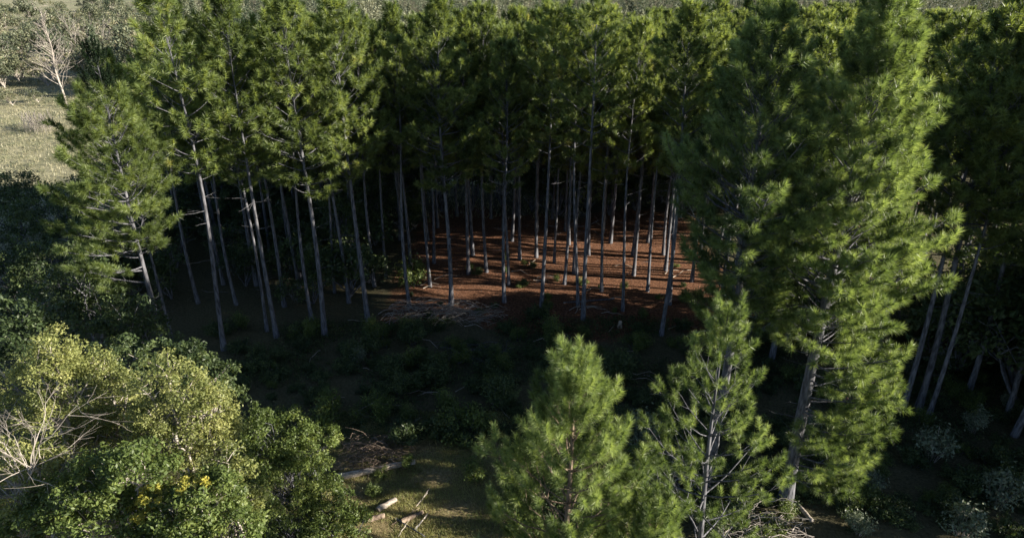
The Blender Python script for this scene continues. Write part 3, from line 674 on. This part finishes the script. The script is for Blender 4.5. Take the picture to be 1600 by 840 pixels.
log(1232, 778, 1268, 818, 0.09, 'old root branch lying at base of the big pine', cut=False, bark='wood')
log(880, 476, 960, 470, 0.05, 'thin fallen trunk on the orange floor', cut=False, bark='bark')
def stick(u0, v0, u1, v1, r, label, h=0.12, m_='bark_pale'):
    a = gp(u0, v0); b = gp(u1, v1); n = 7; s = np.linspace(0, 1, n)[:, None]
    P = np.array((0, 0, 0.03)) + np.array((b[0] - a[0], b[1] - a[1], h)) * s; P[1:-1] += rng.normal(0, 0.010, (n - 2, 3))
    mb = MB(); mb.tube(P, np.linspace(r, r * .5, n), 6)
    q = P[4]; mb.tube([q, q + np.array((0.12, 0.15, 0.12)), q + np.array((0.2, 0.32, 0.15))], [r * .5, r * .4, r * .2], 4)
    tag(link('stick', mb.mesh('stick', M[m_], True), loc=(a[0], a[1], float(gz(*a)))), label, 'stick')
stick(648, 822, 668, 804, 0.030, 'bright peeled stick right of the split orange log')
stick(650, 788, 668, 770, 0.022, 'thin pale stick slanting across the shadow stripe')
stick(618, 806, 664, 838, 0.035, 'dark crooked branch crossing under the cut wood', m_='bark')
stick(622, 833, 634, 820, 0.02, 'small pale twig at the bottom of the wood scatter')
stick(612, 815, 656, 793, 0.02, 'long brown stick lying over the split log', m_='bark_brown')
stick(1085, 520, 1120, 528, 0.03, 'pale curved dead branch end in front of the dark pines', h=0.6)
def pile(u, v, wpx, n, label, hgt, m_='bark', seed=0, L=(0.5, 1.4)):
    rs = np.random.default_rng(seed); x, y = gp(u, v); w = wpx * mpp(u, v, y); mb = MB()
    for q in range(n):
        p = np.array((np.clip(rs.normal(0, w * .28), -w * .42, w * .42), np.clip(rs.normal(0, 0.55), -.9, .9), abs(rs.normal(0, hgt * .5)) + 0.03)); az = rs.normal(0, 0.7) + (math.pi if rs.random() < .5 else 0); l = rs.uniform(*L)
        d = np.array((math.cos(az), math.sin(az), rs.normal(0, .22))); pts = crooked(p - d * l / 2, p + d * l / 2, 5, 0.09, rs); pts[:, 2] = np.maximum(pts[:, 2], 0.02)
        mb.tube(pts, np.linspace(rs.uniform(.008, .022), 0.004, 5), 3, cap=False)
    
    tag(link('brush_pile', mb.mesh('brush_pile', M[m_]), loc=(x, y, float(gz(x, y)))), label, 'brush pile')
pile(680, 492, 150, 260, 'wide heap of curved dead branches under the straight dark pine', 0.55, 'wood', 1)
pile(745, 495, 80, 90, 'smaller flat heap of twigs right of the wide heap', 0.3, 'wood', 2)
pile(585, 712, 110, 240, 'brown brush heap directly behind the fallen log', 0.45, 'bark_brown', 3, (0.4, 1.3))
pile(1030, 745, 130, 260, 'tangled grey twigs between the young pines', 0.6, 'bark_pale', 4)
pile(740, 555, 120, 90, 'low scatter of dead sticks in the clearing centre', 0.15, 'bark', 5)
pile(1180, 838, 160, 190, 'tangled dead twigs below the thin crowned young pine', 0.5, 'bark_pale', 6)
# two unseen trunks added beyond the right edge to throw shadow stripes on the grass
for (x, y, h) in [(19.4, 15.0, 10.0), (19.0, 16.3, 10.5)]:
    mb = MB(); zz = np.linspace(-.1, h, 9); mb.tube([(0.05 * math.sin(z), 0.03 * z / h, z) for z in zz], np.linspace(0.17, 0.12, 9), 9)
    for q in range(5):
        a = rng.random() * 6.28; z = 2 + q * 1.3; mb.tube([(0, 0, z), (0.5 * math.cos(a), 0.5 * math.sin(a), z + .1)], [0.025, 0.01], 4, cap=False)
    tag(link('added_shadow_trunk', mb.mesh('added_shadow_trunk', M['bark'], True), loc=(x, y, float(gz(x, y)))), 'unseen bare trunk added beyond the right edge to stripe the grass with shadow', 'dead tree', 'added shadow casters beyond the right edge')
# sticks strewn over the shaded clearing
for q in range(36):
    u = rng.uniform(420, 1080); v = rng.uniform(525, 720); x, y = gp(u, v); mb = MB(); az = rng.normal(0, 0.8); l = rng.uniform(0.5, 2.2)
    d = np.array((math.cos(az), math.sin(az), 0.10)); mb.tube(crooked(-d * l / 2 + np.array((0, 0, .14)), d * l / 2 + np.array((0, 0, .14)), 5, 0.06), np.linspace(0.022, 0.006, 5), 4)
    tag(link('fallen_branch', mb.mesh('fallen_branch', M['wood']), loc=(x, y, float(gz(x, y)))), 'dead branch lying among shrubs of the shaded clearing', 'branch', 'dead branches on the clearing')
# stump
x, y = gp(968, 514); mb = MB(); mb.tube([(0, 0, -.05), (0, 0, .12), (.02, 0, .35), (.02, 0, .38)], [.17, .12, .10, .02], 9)
tag(link('stump', mb.mesh('stump', M['cut'], False), loc=(x, y, float(gz(x, y)))), 'small pale stump at near edge of the orange floor', 'stump')

# ---------------------------------------------------------------- meadow bushes and far wood
def far_var(seed, r, conifer):
    rs = np.random.default_rng(seed); cr = MB()
    if conifer:
        n = 150; f = rs.random(n) ** 0.8; a = rs.random(n) * 6.28; rr = r * (1 - f) ** 0.8 * (0.5 + 0.5 * rs.random(n))
        c = np.stack([rr * np.cos(a), rr * np.sin(a), 1.0 + f * 8.0], 1); leaves(cr, c, 0.55, 16, 0.22, rs=rs, flat=1.3)
    else:
        L = [((rs.normal(0, .9), rs.normal(0, .9), rs.uniform(1.6, 3.2)), rs.uniform(1.0, 1.7)) for q in range(5)]
        _, cr = make_bush(seed, L, (0, 0, 0), 0.16, 11, 0.55, 22, 0.08)
        return _.mesh('bush_stems', M['bark_pale']), cr.mesh('bush_foliage', M['far'])
    return cr.mesh('far_conifer', M['far'])
FB = [far_var(300 + q, 1.6, False) for q in range(4)]
meadow_b = []
for q in range(400):
    u = rng.uniform(-60, 300); v = rng.uniform(18, 140)
    x, y = gp(u, v)
    if y > 330: continue
    if v < 40 and u < 110 and rng.random() < 0.75: continue
    if v > 105 and 95 < u < 140: continue
    if any((x - a) ** 2 + (y - b) ** 2 < (3.2 + y * 0.01) ** 2 for a, b in meadow_b): continue
    meadow_b.append((x, y))
    if len(meadow_b) > 110: break
for (x, y) in meadow_b:
    s = rng.uniform(0.8, 1.5) * (1 + y * 0.001)
    near = y < 135
    t = thing('meadow_bush', (x, y, 0), rng.random() * 6.28, (s, s, s * rng.uniform(.8, 1.2)),
              'pale olive bush in the thicket above the meadow, near its lower edge' if near else 'grey green bush in the far thicket behind the meadow', 'bush', 'bushes of the meadow thicket')
    a, b = FB[rng.integers(0, 4)]; link('stems', a, t); link('foliage', b, t)
for (u, v, s) in [(20, 165, .6), (60, 160, .5), (135, 150, .7)]:
    x, y = gp(u, v); t = thing('meadow_bush', (x, y, 0), 0, (s, s, s), 'low brownish bush at the top edge of the open grass', 'bush', 'bushes at the meadow rim'); a, b = FB[1]; link('stems', a, t); link('foliage', b, t)
M['wood_far'] = leafmat('far_wood_leaves', [(0.0, (0.022, 0.034, 0.022)), (0.5, (0.090, 0.110, 0.070)), (1.0, (0.210, 0.215, 0.145))], trans=0.15, spec=0.15, obvar=0.0)
# the far wood: one mass
rs = np.random.default_rng(400); mb = MB(); C_ = []; T_ = []
N = 0
y = 78.0
while y < 640:
    st = 6.2 + (y - 78) * 0.02
    for x in np.arange(-0.9 * y, 1.05 * y, st):
        X = x + rs.normal(0, st * .25); Y = y + rs.normal(0, st * .25)
        edge = -0.52 * Y + 8 * math.sin(Y * 0.05)
        if X < edge or (Y < 100 and X < 8): continue
        h = rs.uniform(5.0, 9.5) + 4.5 * rs.random() ** 2 + 1.2 * math.sin(X * .05) * math.sin(Y * .04); con = math.sin(X * .07 + 1) + math.sin(Y * .05 + X * .02) + rs.normal(0, .7) > -0.2; n = 110 if Y < 170 else (50 if Y < 260 else 24); f = rs.random(n); a = rs.random(n) * 6.28; rr = (2.3 * (1 - f) ** .8 if con else 3.0 * np.sqrt(1 - (2 * f - 1) ** 2)) * (0.45 + 0.55 * rs.random(n))
        C_.append(np.stack([X + rr * np.cos(a), Y + rr * np.sin(a), h * (0.15 + 0.85 * f)], 1)); T_.append(np.full(n, np.clip(rs.normal(.5, .32), 0, 1))); N += 1
    y += st
C_ = np.concatenate(C_); T_ = np.concatenate(T_)
leaves(mb, C_, 0.45, 13, 0.22, T_, flat=1.6, rs=rs, tv=0.04)
tag(link('far_wood', mb.mesh('far_wood', M['wood_far'])), 'grey green wood stretching to the horizon behind the pines', 'wood', kind='stuff')
print('pines', cnt, 'shrubs', gi, 'far', N, 'leaf clumps', len(C_))
